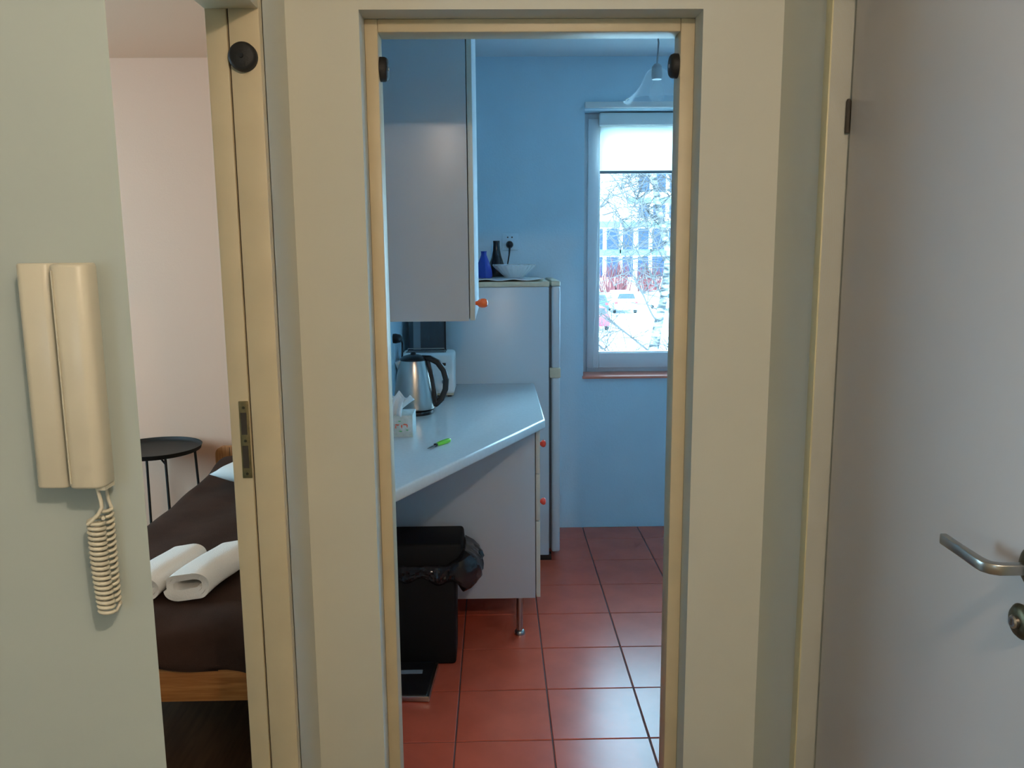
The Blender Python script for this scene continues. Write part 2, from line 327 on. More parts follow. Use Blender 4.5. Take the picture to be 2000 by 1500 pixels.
bar_mount((-0.4655, 1.643, 1.856), 'Y', -1, 'black bar mount seen face on, on the bedroom door jamb')
# ------------------------------------------------------------------ grey door in the hall's wall
d1 = thing('door_1', 'smooth grey-white door with lever handle and round lock', 'door', (0.655, 1.14, 0), kind='structure')
MB().box(0.655, 0.695, 0.70, 1.572, 0.01, 1.99).build('leaf', 'leaf', d1, bevel=0.003)
fr = MB().box(HX - 0.003, 0.735, 1.581, 1.610, 0, 2.03).box(HX - 0.003, 0.735, 0.62, 0.69, 0, 2.03).box(HX - 0.003, 0.735, 0.69, 1.581, 2.0, 2.03).build('frame', 'creamr', d1, bevel=0.002, label='cream frame strip on the hinge side')
MB().box(0.690, 0.735, 1.572, 1.581, 0, 2.0).build('gap', 'dark', d1)
for z in (1.735, 0.30):
    h = MB().lathe([(0.0, 0), (0.0045, 0), (0.0045, 0.056), (0.003, 0.060), (0.0, 0.061)], (0.6525, 1.5765, z - 0.03), 12, cap=False).build('hinge', 'dark', d1)
hd = MB().lathe([(0.0, 0), (0.025, 0), (0.026, -0.004), (0.021, -0.008), (0.012, -0.011), (0.0, -0.011)], (0.655, 0.952, 1.108), 28, 'X', cap=False).build('handle', 'bronze', d1, label='satin metal lever handle on a dark rose')
path = [(0.648, 0.952, 1.108), (0.625, 0.952, 1.108), (0.610, 0.953, 1.108), (0.603, 0.957, 1.108), (0.599, 0.964, 1.108), (0.597, 0.975, 1.1085), (0.5965, 1.01, 1.1095), (0.597, 1.058, 1.110)]
MB().sweep(path, [(0.013, 0.0135)] * 2 + [(0.013, 0.014)] * 3 + [(0.011, 0.0145)] + [(0.009, 0.0145)] * 2).build('lever', 'satin', hd, bevel=0.0018, smooth=60)
lk = MB().lathe([(0.0, 0), (0.0215, 0), (0.0225, -0.003), (0.019, -0.007), (0.012, -0.009), (0.0, -0.009)], (0.655, 0.966, 1.033), 28, 'X', cap=False).build('lock', 'bronze', d1, label='round dark lock rose')
MB().lathe([(0.0, -0.008), (0.0085, -0.008), (0.0085, -0.013), (0.0065, -0.015), (0.0, -0.015)], (0.655, 0.966, 1.033), 18, 'X', cap=False).build('key_cylinder', 'steel', lk)
MB().box(0.639, 0.641, 0.965, 0.967, 1.029, 1.037).build('keyhole', 'dark', lk)

# ------------------------------------------------------------------ kitchen window
win = thing('window_1', 'white kitchen window with terracotta sill', 'window', (1.11, 4.50, WZ0), kind='structure')
f = MB(); y0, y1 = 4.505, 4.575
f.box(WX0, 0.497, y0, y1, WZ0, WZ1).box(1.725, WX1, y0, y1, WZ0, WZ1).box(0.497, 1.725, y0, y1, WZ0, 0.860).box(0.497, 1.725, y0, y1, 2.165, WZ1).box(1.09, 1.13, y0, y1, 0.86, 2.165)
f.build('frame', 'pvc', win, bevel=0.003)
for a, b in ((0.494, 1.093), (1.127, 1.728)):
    s = MB(); c, d = 4.485, 4.56
    s.box(a, a + 0.066, c, d, 0.857, 2.168).box(b - 0.066, b, c, d, 0.857, 2.168).box(a + 0.066, b - 0.066, c, d, 0.857, 0.941).box(a + 0.066, b - 0.066, c, d, 2.100, 2.168)
    so = s.build('sash', 'pvc', win, bevel=0.005)
    MB().box(a + 0.055, b - 0.055, 4.520, 4.526, 0.93, 2.11).build('pane', 'pane', so, smooth=0)
    MB().box(a + 0.066, b - 0.066, 4.484, 4.4865, 0.941, 0.946).build('glazing_bead', 'greyrim', so)
MB().box(WX0 - 0.005, WX1 + 0.005, 4.335, 4.506, WZ0 - 0.012, WZ0 + 0.002).build('sill', 'sill', win, bevel=0.003, label='terracotta tiled sill')
MB().box(1.100, 1.118, 4.470, 4.487, 1.36, 1.48).build('handle', 'pvc', win, bevel=0.004)
r = thing('curtain_rail', 'slim white curtain rail along the top of the kitchen window', 'curtain rail', (1.11, 4.34, 2.198))
MB().box(WX0, 1.80, 4.326, 4.353, 2.199, 2.227).build('rail', 'white_pl', r, bevel=0.003)
MB().tube([(0.665, 4.339, 2.226), (0.667, 4.339, 2.238), (0.675, 4.339, 2.243), (0.683, 4.339, 2.240)], 0.003, 6).build('hook', 'white_pl', r)
rb = thing('roller_blind', 'white roller blind half lowered over the kitchen window', 'roller blind', (0.80, 4.475, 1.885))
MB().box(0.548, 1.045, 4.435, 4.484, 2.128, 2.192).build('cassette', 'white_pl', rb, bevel=0.008)
MB().box(0.556, 1.038, 4.4565, 4.4575, 1.900, 2.135).build('fabric', 'blind', rb, smooth=0)
MB().box(0.553, 1.041, 4.452, 4.462, 1.886, 1.901).build('bottom_bar', 'greyrim', rb, bevel=0.002)
ch = [(0.553, 4.462, 2.13), (0.5555, 4.462, 1.6), (0.556, 4.463, 1.0)] + [(0.540 + 0.016 * math.cos(a), 4.463, 0.895 - 0.040 * math.sin(a)) for a in [math.pi * k / 10 for k in range(11)]] + [(0.528, 4.463, 1.0), (0.541, 4.462, 1.35), (0.547, 4.462, 1.7), (0.549, 4.462, 2.13)]
MB().tube(ch, 0.0014, 5).build('chain', 'white_pl', rb)
# unseen bedroom window, and a hall window added only for fill daylight
for nm, lab, bx in (('window_2', 'bedroom window out of sight past the entry phone wall', [(-3.52, -3.46, 2.15, 2.21, 0.75, 2.15), (-3.52, -3.46, 3.29, 3.35, 0.75, 2.15), (-3.52, -3.46, 2.21, 3.29, 0.75, 0.81), (-3.52, -3.46, 2.21, 3.29, 2.09, 2.15)]),
                    ('hall_fill_window', 'added window behind the viewer for fill daylight', [(-1.20, -1.18, -1.71, -1.66, 1.2, 1.7), (-0.92, -0.90, -1.71, -1.66, 1.2, 1.7), (-1.18, -0.92, -1.71, -1.66, 1.2, 1.22), (-1.18, -0.92, -1.71, -1.66, 1.68, 1.7)])):
    q = MB()
    for b in bx: q.box(*b)
    struct(q.build(nm, 'pvc', bevel=0.004), lab, 'window')

# ================================================================== HALL THINGS
lamp = thing('ceiling_lamp', 'hall ceiling lamp behind the viewer', 'lamp', HALL_LAMP)
MB().lathe([(0.0, 0.089), (0.06, 0.089), (0.06, 0.070), (0.03, 0.06), (0.02, 0.045), (0.0, 0.045)], HALL_LAMP, 24, cap=False).build('canopy', 'white_pl', lamp)
L = bpy.data.lights.new('bulb', 'POINT'); L.energy = HALL_WATTS; L.color = (1.0, 0.80, 0.62); L.shadow_soft_size = 0.035
lo = bpy.data.objects.new('bulb', L); lo.parent = lamp; lo.location = (0, 0, 0); COL.objects.link(lo)
# entry phone
ip = thing('entry_phone', 'ivory entry phone with handset on the left hall wall', 'entry phone', (-0.4520, 0.88, 1.253))
def rprism(x0, x1, y0, y1, z0, z1, r):
    pts = [(x0, y1), (x0, y0 + r)] + [(x0 + r - r * math.cos(a), y0 + r - r * math.sin(a)) for a in (0.4, 0.8, 1.2)] + [(x0 + r, y0), (x1 - r, y0)] + [(x1 - r + r * math.sin(a), y0 + r - r * math.cos(a)) for a in (0.4, 0.8, 1.2)] + [(x1, y0 + r), (x1, y1)]
    return MB().prism(pts, z0, z1)
MB().box(-0.4860, -0.4140, 0.872, 0.880, 1.254, 1.487).build('back_plate', 'ivory', ip, bevel=0.002)
rprism(-0.4825, -0.4475, 0.850, 0.873, 1.254, 1.487, 0.008).build('base', 'ivory', ip, bevel=0.002, smooth=50)
MB().box(-0.4475, -0.4445, 0.856, 0.873, 1.256, 1.485).build('cradle_gap', 'dark', ip)
hs = rprism(-0.4445, -0.4070, 0.838, 0.868, 1.256, 1.486, 0.011).build('handset', 'ivory', ip, bevel=0.003, smooth=50)
MB().box(-0.4395, -0.4385, 0.8375, 0.840, 1.262, 1.480).build('ridge', 'ivory', hs)
MB().box(-0.4170, -0.4085, 0.846, 0.868, 1.2525, 1.2565).build('cord_socket', 'ivory', hs)
cd = MB()
cd.tube([(-0.4205, 0.853, 1.257), (-0.4190, 0.852, 1.250), (-0.4165, 0.851, 1.240), (-0.4155, 0.850, 1.233), (-0.4190, 0.848, 1.226), (-0.4250, 0.845, 1.220), (-0.4295, 0.845, 1.216)], 0.0021, 8)
hel = []
N = 19
for k in range(N * 12 + 1):
    t = k / (N * 12); a = 2 * math.pi * k / 12
    hel.append((-0.4245 - 0.004 * t * (1 - t) * 4 * 0.4 + 0.0035 * t + 0.0076 * math.cos(a), 0.8535 + 0.0076 * math.sin(a), 1.220 - 0.104 * t))
cd.tube(hel, 0.0021, 6)
hel2 = []
for k in range(17 * 12 + 1):
    t = k / (17 * 12); a = 2 * math.pi * k / 12
    hel2.append((-0.4200 + 0.0062 * math.cos(a), 0.8680 + 0.0062 * math.sin(a), 1.118 + 0.108 * t))
cd.tube(hel2, 0.0019, 6)
cd.tube([hel[-1], (-0.4200, 0.857, 1.1125), (-0.4160, 0.863, 1.1125), hel2[0]], 0.002, 6)
cd.tube([hel2[-1], (-0.4200, 0.8745, 1.235), (-0.4220, 0.8745, 1.256)], 0.002, 6)
cd.build('coiled_cord', 'ivory', ip, smooth=80)

# ================================================================== KITCHEN THINGS
# base cabinet
CY = 3.03
bc = thing('base_cabinet', 'white drawer cabinet on metal legs under the worktop', 'cabinet', (-0.13, 3.4, 0))
MB().box(-0.425, 0.142, CY, 3.78, 0.172, 0.842).build('body', 'white', bc, bevel=0.001)
for z0, z1, kn in ((0.665, 0.838, 0.766), (0.482, 0.661, 0.538), (0.175, 0.478, None)):
    dr = MB().box(0.145, 0.161, CY + 0.001, 3.778, z0, z1).build('drawer_front', 'edge', bc, bevel=0.0015)
    if kn: MB().lathe([(0.0, 0.161), (0.006, 0.161), (0.007, 0.166), (0.012, 0.170), (0.0145, 0.177), (0.012, 0.184), (0.006, 0.187), (0.0, 0.1875)], (0, CY + 0.065, kn), 20, 'X', cap=False).build('knob', 'redk', dr, label='glossy red knob')
for x, y in ((0.082, 3.087), (-0.37, 3.087), (0.082, 3.72), (-0.37, 3.72)):
    MB().lathe([(0.0, 0), (0.021, 0), (0.021, 0.010), (0.017, 0.016), (0.0125, 0.018), (0.0125, 0.172), (0.0, 0.172)], (x, y, 0), 20, cap=False).build('leg', 'satin', bc)
# worktop
wt = MB().prism([(KX0 + 0.002, 3.85), (0.178, 3.85), (0.178, 3.000), (-0.268, 2.100), (-0.30, 2.06), (KX0 + 0.002, 2.06)], 0.845, 0.880).build('worktop', 'worktop', bevel=0.007, bseg=3)
tag(wt, 'pale grey-blue worktop with a slanted front edge', 'worktop')
ZW = 0.880
# wall cabinet
wc = thing('wall_cabinet', 'white wall cabinet with an orange knob above the kettle', 'cabinet', (-0.25, 2.85, 1.282))
MB().box(KX0 + 0.001, -0.0805, 2.55, 3.15, 1.282, 2.30).build('body', 'white', wc, bevel=0.001)
wd = MB().box(-0.078, -0.0625, 2.551, 3.149, 1.284, 2.298).build('door', ['edge', 'matt'], wc, bevel=0.0015, label='white cabinet door seen edge-on')
for p in wd.data.polygons:
    if abs(p.normal.x) > 0.9: p.material_index = 1
MB().lathe([(0.0, 0.0), (0.0055, 0.0), (0.007, 0.006), (0.012, 0.011), (0.0148, 0.020), (0.0145, 0.030), (0.011, 0.036), (0.005, 0.0385), (0.0, 0.039)], (-0.0625, 2.612, 1.333), 24, 'X', cap=False).build('knob', 'orange', wd, label='glossy orange knob')
# refrigerator
rf = thing('refrigerator', 'old white refrigerator with two doors at the end of the worktop', 'refrigerator', (0.0, 4.09, 0))
MB().box(-0.29, 0.248, 3.857, 4.335, 0.03, 1.328).build('body', 'fridge', rf, bevel=0.004)
MB().box(-0.292, 0.250, 3.852, 4.338, 1.328, 1.352).build('top_panel', 'oldwhite', rf, bevel=0.004, label='yellowed top panel')
MB().box(0.248, 0.260, 3.868, 4.325, 0.06, 1.325).build('door_gasket', 'darkboard', rf)
for z0, z1 in ((0.945, 1.330), (0.045, 0.905)):
    dd = MB().box(0.260, 0.300, 3.855, 4.337, z0, z1).build('door', 'fridge', rf, bevel=0.010, bseg=3)
    if z0 > 0.9: MB().box(0.258, 0.3005, 3.853, 4.339, 1.330, 1.354).build('door_cap', 'oldwhite', dd, bevel=0.006)
MB().box(0.252, 0.302, 3.850, 3.900, 0.902, 0.950).build('hinge_bracket', 'oldwhite', rf, bevel=0.004, label='yellowed hinge bracket between the doors')
MB().box(0.20, 0.26, 3.87, 3.90, 0, 0.032).build('foot', 'black', rf); MB().box(0.20, 0.26, 4.28, 4.31, 0, 0.032).build('foot', 'black', rf)
MB().box(-0.27, -0.21, 3.87, 3.90, 0, 0.032).build('foot', 'black', rf); MB().box(-0.27, -0.21, 4.28, 4.31, 0, 0.032).build('foot', 'black', rf)
ZF = 1.352
# doily, bowl, vases on top
dl = MB().grid(lambda u, v: (-0.20 + 0.425 * u, 3.862 + 0.42 * v, ZF + 0.0062 + 0.0035 * math.sin(u * 21 + v * 3) * (1 - v) + (0.003 if v < 0.05 else 0)), 48, 20).build('doily', 'doily', solid=0.003, smooth=80)
tag(dl, 'wavy white cloth lying on top of the refrigerator', 'cloth')
ZD = ZF + 0.0125
bowl = MB(); seg = 48; prof = [(0.045, 0.0), (0.050, 0.006), (0.072, 0.024), (0.090, 0.042), (0.104, 0.058)]
vs = []
for j, (r_, h) in enumerate(prof):
    for k in range(seg):
        a = 2 * math.pi * k / seg; rr = r_ * (1 + (0.035 if k % 2 else -0.02) * (j / 4)); vs.append((0.094 + rr * math.cos(a), 4.10 + rr * math.sin(a), ZD + h + (0.004 if (k // 2) % 2 and j == 4 else 0)))
inn = []
for j, (r_, h) in enumerate(prof[::-1]):
    for k in range(seg):
        a = 2 * math.pi * k / seg; rr = (r_ - 0.007); inn.append((0.094 + rr * math.cos(a), 4.10 + rr * math.sin(a), ZD + h + 0.004))
vs += inn; n = 10
bowl.add(vs, [(i * seg + k, i * seg + (k + 1) % seg, (i + 1) * seg + (k + 1) % seg, (i + 1) * seg + k) for i in range(n - 1) for k in range(seg)] + [list(range(seg))[::-1], list(range((n - 1) * seg, n * seg))])
tag(bowl.build('crystal_bowl', 'crystal', smooth=10), 'cut crystal bowl on top of the refrigerator', 'bowl')
tag(MB().lathe([(0.0, 0), (0.040, 0), (0.046, 0.006), (0.046, 0.02), (0.038, 0.06), (0.026, 0.095), (0.0185, 0.13), (0.0165, 0.16), (0.0175, 0.178), (0.0145, 0.178), (0.013, 0.15), (0.0, 0.14)], (0.008, 4.232, ZD), 32, cap=False).build('black_vase', 'blackg', smooth=60), 'tall narrow-necked black vase behind the crystal bowl', 'vase')
# blue vase: square shoulders with a short neck, then a second one mostly behind the wall cabinet
def sqvase(c, rot, sc, lab):
    mb = MB(); pr = [(0.038, 0.0), (0.040, 0.01), (0.036, 0.045), (0.028, 0.075), (0.018, 0.105), (0.013, 0.120), (0.013, 0.134), (0.0155, 0.138)]
    vs = []
    for r_, h in pr:
        for k in range(8):
            a = rot + math.pi / 4 * k; q = r_ * (1.0 if k % 2 else 1.12); vs.append((c[0] + q * math.cos(a) * sc, c[1] + q * math.sin(a) * sc, c[2] + h * sc))
    m_ = len(pr)
    mb.add(vs, [(i * 8 + k, i * 8 + (k + 1) % 8, (i + 1) * 8 + (k + 1) % 8, (i + 1) * 8 + k) for i in range(m_ - 1) for k in range(8)] + [list(range(8))[::-1], list(range((m_ - 1) * 8, m_ * 8))])
    return tag(mb.build('blue_vase', 'cobalt', smooth=30), lab, 'vase')
sqvase((-0.053, 4.03, ZD), 0.2, 0.92, 'cobalt blue glass vase beside the black vase')
sqvase((-0.118, 4.14, ZD), 0.3, 0.92, 'second blue vase, half hidden behind the wall cabinet')
# socket and plug over the refrigerator
sk = thing('wall_socket', 'white wall socket above the refrigerator with a black plug', 'socket', (0.078, 4.354, 1.50))
MB().box(0.037, 0.120, 4.343, 4.3535, 1.495, 1.580).build('cover', 'blue', sk, bevel=0.003, label='painted socket cover')
for dx in (-0.011, 0.011): MB().lathe([(0.0, 0), (0.004, 0), (0.004, -0.0012), (0.0, -0.0012)], (0.078 + dx, 4.343, 1.561), 10, 'Y', cap=False).build('contact_hole', 'black', sk)
pg = thing('fridge_plug', 'black plug and cord in the socket above the refrigerator', 'plug', (0.076, 4.34, 1.52))
MB().lathe([(0.0, 0), (0.018, 0), (0.019, -0.010), (0.016, -0.026), (0.008, -0.033), (0.0, -0.034)], (0.076, 4.3425, 1.524), 24, 'Y', cap=False).build('plug_body', 'black', pg)
MB().tube([(0.076, 4.318, 1.514), (0.0755, 4.315, 1.498), (0.073, 4.318, 1.47), (0.066, 4.325, 1.43), (0.060, 4.333, 1.39), (0.058, 4.342, 1.355), (0.058, 4.345, 1.30)], [0.006, 0.005, 0.0032, 0.003, 0.003, 0.003, 0.003], 8).build('cord', 'black', pg)
# toaster
ts = thing('toaster', 'white toaster behind the kettle', 'toaster', (-0.29, 3.58, ZW))
MB().box(-0.405, -0.178, 3.50, 3.66, ZW + 0.012, ZW + 0.186).build('body', 'white_pl', ts, bevel=0.014, bseg=3)
MB().box(-0.40, -0.183, 3.505, 3.655, ZW + 0.006, ZW + 0.014).build('base', 'oldwhite', ts)
for y in (3.545, 3.605): MB().box(-0.385, -0.215, y, y + 0.028, ZW + 0.183, ZW + 0.1875).build('slot', 'black', ts)
MB().tube([(-0.375, 3.54, ZW + 0.186), (-0.375, 3.53, ZW + 0.205), (-0.22, 3.53, ZW + 0.205), (-0.22, 3.54, ZW + 0.186)], 0.002, 6).build('warming_rack', 'satin', ts)
MB().lathe([(0, 0), (0.010, 0), (0.009, -0.008), (0.0, -0.009)], (-0.222, 3.50, ZW + 0.065), 18, 'Y', cap=False).build('dial', 'greyrim', ts)
MB().box(-0.230, -0.212, 3.485, 3.50, ZW + 0.135, ZW + 0.147).build('lever', 'black', ts, bevel=0.003)
for x in (-0.39, -0.20):
    for y in (3.515, 3.645): MB().lathe([(0.0, 0), (0.009, 0), (0.009, 0.007), (0, 0.007)], (x, y, ZW), 12, cap=False).build('foot', 'black', ts)
# kettle
KC = (-0.315, 3.15)
kt = thing('kettle', 'brushed steel electric kettle with black handle and lid', 'kettle', (*KC, ZW))
MB().lathe([(0.0, 0), (0.072, 0), (0.074, 0.004), (0.072, 0.014), (0.062, 0.019), (0.0, 0.019)], (*KC, ZW), 40, cap=False).build('power_base', 'black', kt)
MB().lathe([(0.0, 0.021), (0.0765, 0.021), (0.0785, 0.030), (0.075, 0.075), (0.0665, 0.135), (0.057, 0.185), (0.050, 0.207), (0.0, 0.207)], (*KC, ZW), 48, cap=False).build('body', 'steel', kt, smooth=60)
ld = MB().lathe([(0.0, 0.205), (0.051, 0.205), (0.050, 0.212), (0.040, 0.220), (0.020, 0.226), (0.0, 0.227)], (*KC, ZW), 36, cap=False).build('lid', 'black', kt)
MB().lathe([(0.0, 0.225), (0.010, 0.225), (0.011, 0.231), (0.006, 0.235), (0.0, 0.235)], (*KC, ZW), 16, cap=False).build('lid_knob', 'black', ld)
hp = [(0.028, 0.214), (0.062, 0.212), (0.092, 0.196), (0.114, 0.165), (0.123, 0.130), (0.120, 0.092), (0.104, 0.055), (0.084, 0.034), (0.076, 0.030)]
MB().sweep([(KC[0] + a, KC[1], ZW + b) for a, b in hp][0:9], [(0.026, 0.020)] * 2 + [(0.026, 0.022)] * 5 + [(0.024, 0.020)] * 2, side=(0, -1, 0)).build('handle', 'black', kt, bevel=0.006, smooth=70)
MB().sweep([(KC[0] + a, KC[1], ZW + b) for a, b in ((0.052, 0.205), (0.064, 0.165), (0.073, 0.105), (0.080, 0.050), (0.082, 0.032))], (0.024, 0.017), side=(0, -1, 0)).build('handle_spine', 'black', kt, bevel=0.003, smooth=70)
MB().prism_y([(KC[0] - 0.045, ZW + 0.206), (KC[0] - 0.070, ZW + 0.200), (KC[0] - 0.058, ZW + 0.165)], KC[1] - 0.016, KC[1] + 0.016).build('spout', 'steel', kt, bevel=0.003)
# kettle plug on the kitchen wall
kp = thing('kettle_plug', 'black plug and cord on the wall behind the kettle', 'plug', (-0.43, 3.47, 1.13))
MB().lathe([(0.0, 0.001), (0.020, 0.001), (0.021, 0.012), (0.017, 0.030), (0.008, 0.038), (0.0, 0.039)], (-0.43, 3.47, 1.135), 20, 'X', cap=False).build('plug_body', 'black', kp)
MB().tube([(-0.396, 3.47, 1.13), (-0.392, 3.47, 1.115), (-0.392, 3.465, 1.07), (-0.397, 3.44, 0.99), (-0.402, 3.36, 0.90), (-0.395, 3.24, 0.8835)], 0.004, 8).build('cord', 'black', kp)
# dark board leaning in the corner
bd = thing('dark_board', 'dark grey board leaning in the corner behind the toaster', 'board', (-0.32, 3.80, ZW))
def lean(x, z): return (x, 3.78 + (z - ZW) * 0.13, z)
def slab(x0, x1, z0, z1, t0, t1):
    return MB().add([(x, lean(x, z)[1] + t, z) for t in (t0, t1) for z in (z0, z1) for x in (x0, x1)], [(0, 2, 3, 1), (4, 5, 7, 6), (0, 1, 5, 4), (2, 6, 7, 3), (0, 4, 6, 2), (1, 3, 7, 5)])
slab(-0.345, -0.236, ZW, 1.255, 0, 0.012).build('panel', 'darkboard', bd)
slab(-0.236, -0.229, ZW, 1.26, -0.002, 0.014).build('edge_strip', 'black', bd)
slab(-0.378, -0.345, ZW, 1.26, -0.003, 0.012).build('grey_rim', 'greyrim', bd)
slab(-0.400, -0.378, ZW, 1.255, 0, 0.012).build('panel', 'darkboard', bd)
# tissue box
tb = thing('tissue_box', 'patterned tissue box with a white tissue pulled up', 'tissue box', (-0.345, 2.79, ZW))
MB().box(-0.402, -0.281, 2.73, 2.845, ZW, ZW + 0.074).build('carton', 'boxcard', tb, bevel=0.0015)
for k, (x, z, sx, sz, m_) in enumerate(((-0.333, 0.042, 0.018, 0.006, 'redp'), (-0.318, 0.036, 0.006, 0.015, 'redp'), (-0.307, 0.043, 0.016, 0.006, 'redp'), (-0.300, 0.038, 0.005, 0.013, 'redp'), (-0.338, 0.034, 0.005, 0.012, 'redp'), (-0.325, 0.054, 0.012, 0.004, 'greenp'), (-0.322, 0.020, 0.012, 0.005, 'greenp'), (-0.300, 0.024, 0.010, 0.004, 'greenp'), (-0.360, 0.038, 0.016, 0.006, 'redp'), (-0.375, 0.025, 0.010, 0.005, 'greenp'))):
    MB().prism_y([(x - sx / 2, ZW + z), (x - sx / 6, ZW + z + sz / 2), (x + sx / 2, ZW + z + sz / 4), (x + sx / 6, ZW + z - sz / 2)], 2.7292, 2.7302).build('printed_petal', m_, tb)
def tis(u, v):
    a = u * 2 - 1; h = v
    x = -0.345 + a * (0.010 + 0.042 * h) + 0.014 * h * h; y = 2.787 + 0.02 * math.sin(a * 5 + 1.0) * (0.3 + h) + 0.03 * h * (a * a - 0.4)
    z = ZW + 0.073 + 0.075 * h - 0.042 * max(0, a) ** 2 * h * 0.4 - 0.02 * h * abs(math.sin(a * 4))
    return (x, y, z)
MB().grid(tis, 26, 14).build('tissue', 'tissue', tb, solid=0.0012, smooth=80)
def tis2(u, v):
    a = u * 2 - 1
    return (-0.338 + 0.026 * a - 0.006 * v, 2.778 - 0.052 * v ** 1.0 + 0.010 * math.sin(a * 6) * (0.4 + v), ZW + 0.078 + 0.058 * (1 - v) ** 0.7 * (1 - 0.25 * a * a) - 0.006 * v + 0.004 * math.sin(a * 7 + v * 3))
MB().grid(tis2, 22, 12).build('tissue_fold', 'tissue', tb, solid=0.0012, smooth=80)
# little knife
kn = thing('paring_knife', 'small knife with a bright green handle on the worktop', 'knife', (-0.18, 2.61, ZW))
A, B, Cc = Vector((-0.218, 2.552, ZW + 0.003)), Vector((-0.194, 2.588, ZW + 0.006)), Vector((-0.152, 2.650, ZW + 0.008))
dv = (Cc - B).normalized()
MB().sweep([B, B + dv * 0.01, B + dv * 0.03, B + dv * 0.055, Cc - dv * 0.006, Cc], [(0.008, 0.007), (0.012, 0.010), (0.0145, 0.012), (0.0155, 0.012), (0.013, 0.011), (0.007, 0.007)]).build('handle', 'lime', kn, bevel=0.002, smooth=70)
MB().sweep([B - dv * 0.006, B + dv * 0.004], (0.010, 0.009)).build('collar', 'black', kn, bevel=0.001)
MB().sweep([A, A + (B - A) * 0.35, B], [(0.001, 0.0012), (0.007, 0.0015), (0.010, 0.002)]).build('blade', 'satin', kn)
# waste bin with bag and lid
wb = thing('waste_bin', 'black waste bin with a crumpled bag liner under the worktop', 'waste bin', (-0.285, 2.92, 0))
def ring(z, ins): return [(-0.415 + ins, 2.838 + ins, z), (-0.150 - ins, 2.838 + ins, z), (-0.150 - ins, 3.005 - ins, z), (-0.415 + ins, 3.005 - ins, z)]
vv = ring(0.0, 0.008) + ring(0.38, -0.002 + 0.004)
MB().add(vv, [(3, 2, 1, 0), (4, 5, 6, 7)] + [(k, (k + 1) % 4, 4 + (k + 1) % 4, 4 + k) for k in range(4)]).build('body', 'binb', wb, bevel=0.012, bseg=3)
MB().add([(-0.415, 2.835, 0.375), (-0.120, 2.835, 0.375), (-0.120, 3.01, 0.375), (-0.415, 3.01, 0.375), (-0.412, 2.842, 0.462), (-0.128, 2.842, 0.462), (-0.128, 3.005, 0.478), (-0.412, 3.005, 0.478)], [(3, 2, 1, 0), (4, 5, 6, 7)] + [(k, (k + 1) % 4, 4 + (k + 1) % 4, 4 + k) for k in range(4)]).build('lid', 'binb', wb, bevel=0.012, bseg=3)
bl = MB(); rows = 9; path2 = []
for k in range(40): path2.append((-0.417 + 0.270 * k / 40, 2.840, 0))
corner = [(-0.147 + 0.020 * math.sin(a), 2.860 - 0.020 * math.cos(a), 0) for a in [math.pi / 2 * k / 10 for k in range(11)]]
path2 += corner + [(-0.127, 2.860 + 0.14 * k / 12, 0) for k in range(1, 13)]
rnd = random.Random(3); wob = [[rnd.uniform(-1, 1) for _ in path2] for _ in range(rows + 1)]
def bagp(i, j):
    x, y, _ = path2[i]; t = j / rows; s = i / (len(path2) - 1); e = max(0, min(1, (s - 0.55) / 0.2))
    top = 0.385 + 0.055 * e; low = 0.338 - 0.035 * s + 0.012 * math.sin(s * 23) - 0.02 * e
    z = top + (low - top) * t
    bul = math.sin(math.pi * t) ** 0.7 * (0.014 + 0.050 * e) + 0.004 * math.sin(i * 0.9 + j * 1.3) * math.sin(math.pi * t) + 0.006 * wob[j][i] * math.sin(math.pi * t) + 0.004
    nx, ny = (0, -1) if i < 40 else ((math.sin((i - 40) / 10 * math.pi / 2), -math.cos((i - 40) / 10 * math.pi / 2)) if i <= 50 else (1, 0))
    return (x + nx * bul, y + ny * min(bul, 0.03), z)
bl.add([bagp(i, j) for j in range(rows + 1) for i in range(len(path2))], [(j * len(path2) + i, j * len(path2) + i + 1, (j + 1) * len(path2) + i + 1, (j + 1) * len(path2) + i) for j in range(rows) for i in range(len(path2) - 1)])
bl.build('bag_liner', 'bag', wb, solid=0.001, smooth=25)
# flat black scale on the floor
sc_ = thing('floor_scale', 'flat black glass scale on the tiles in front of the waste bin', 'scale', (-0.325, 2.71, 0))
MB().add([(-0.425, 2.60, 0.002), (-0.236, 2.588, 0.002), (-0.221, 2.822, 0.002), (-0.425, 2.828, 0.002), (-0.425, 2.60, 0.022), (-0.236, 2.588, 0.022), (-0.221, 2.822, 0.022), (-0.425, 2.828, 0.022)], [(3, 2, 1, 0), (4, 5, 6, 7)] + [(k, (k + 1) % 4, 4 + (k + 1) % 4, 4 + k) for k in range(4)]).build('body', 'satin', sc_, bevel=0.002, label='silver metal edge')
MB().add([(-0.423, 2.602, 0.022), (-0.246, 2.592, 0.022), (-0.231, 2.820, 0.022), (-0.423, 2.826, 0.022), (-0.423, 2.602, 0.026), (-0.246, 2.592, 0.026), (-0.231, 2.820, 0.026), (-0.423, 2.826, 0.026)], [(3, 2, 1, 0), (4, 5, 6, 7)] + [(k, (k + 1) % 4, 4 + (k + 1) % 4, 4 + k) for k in range(4)]).build('glass_top', 'black', sc_, bevel=0.001)
MB().box(-0.350, -0.272, 2.735, 2.760, 0.0261, 0.0272).build('display', 'greyrim', sc_)
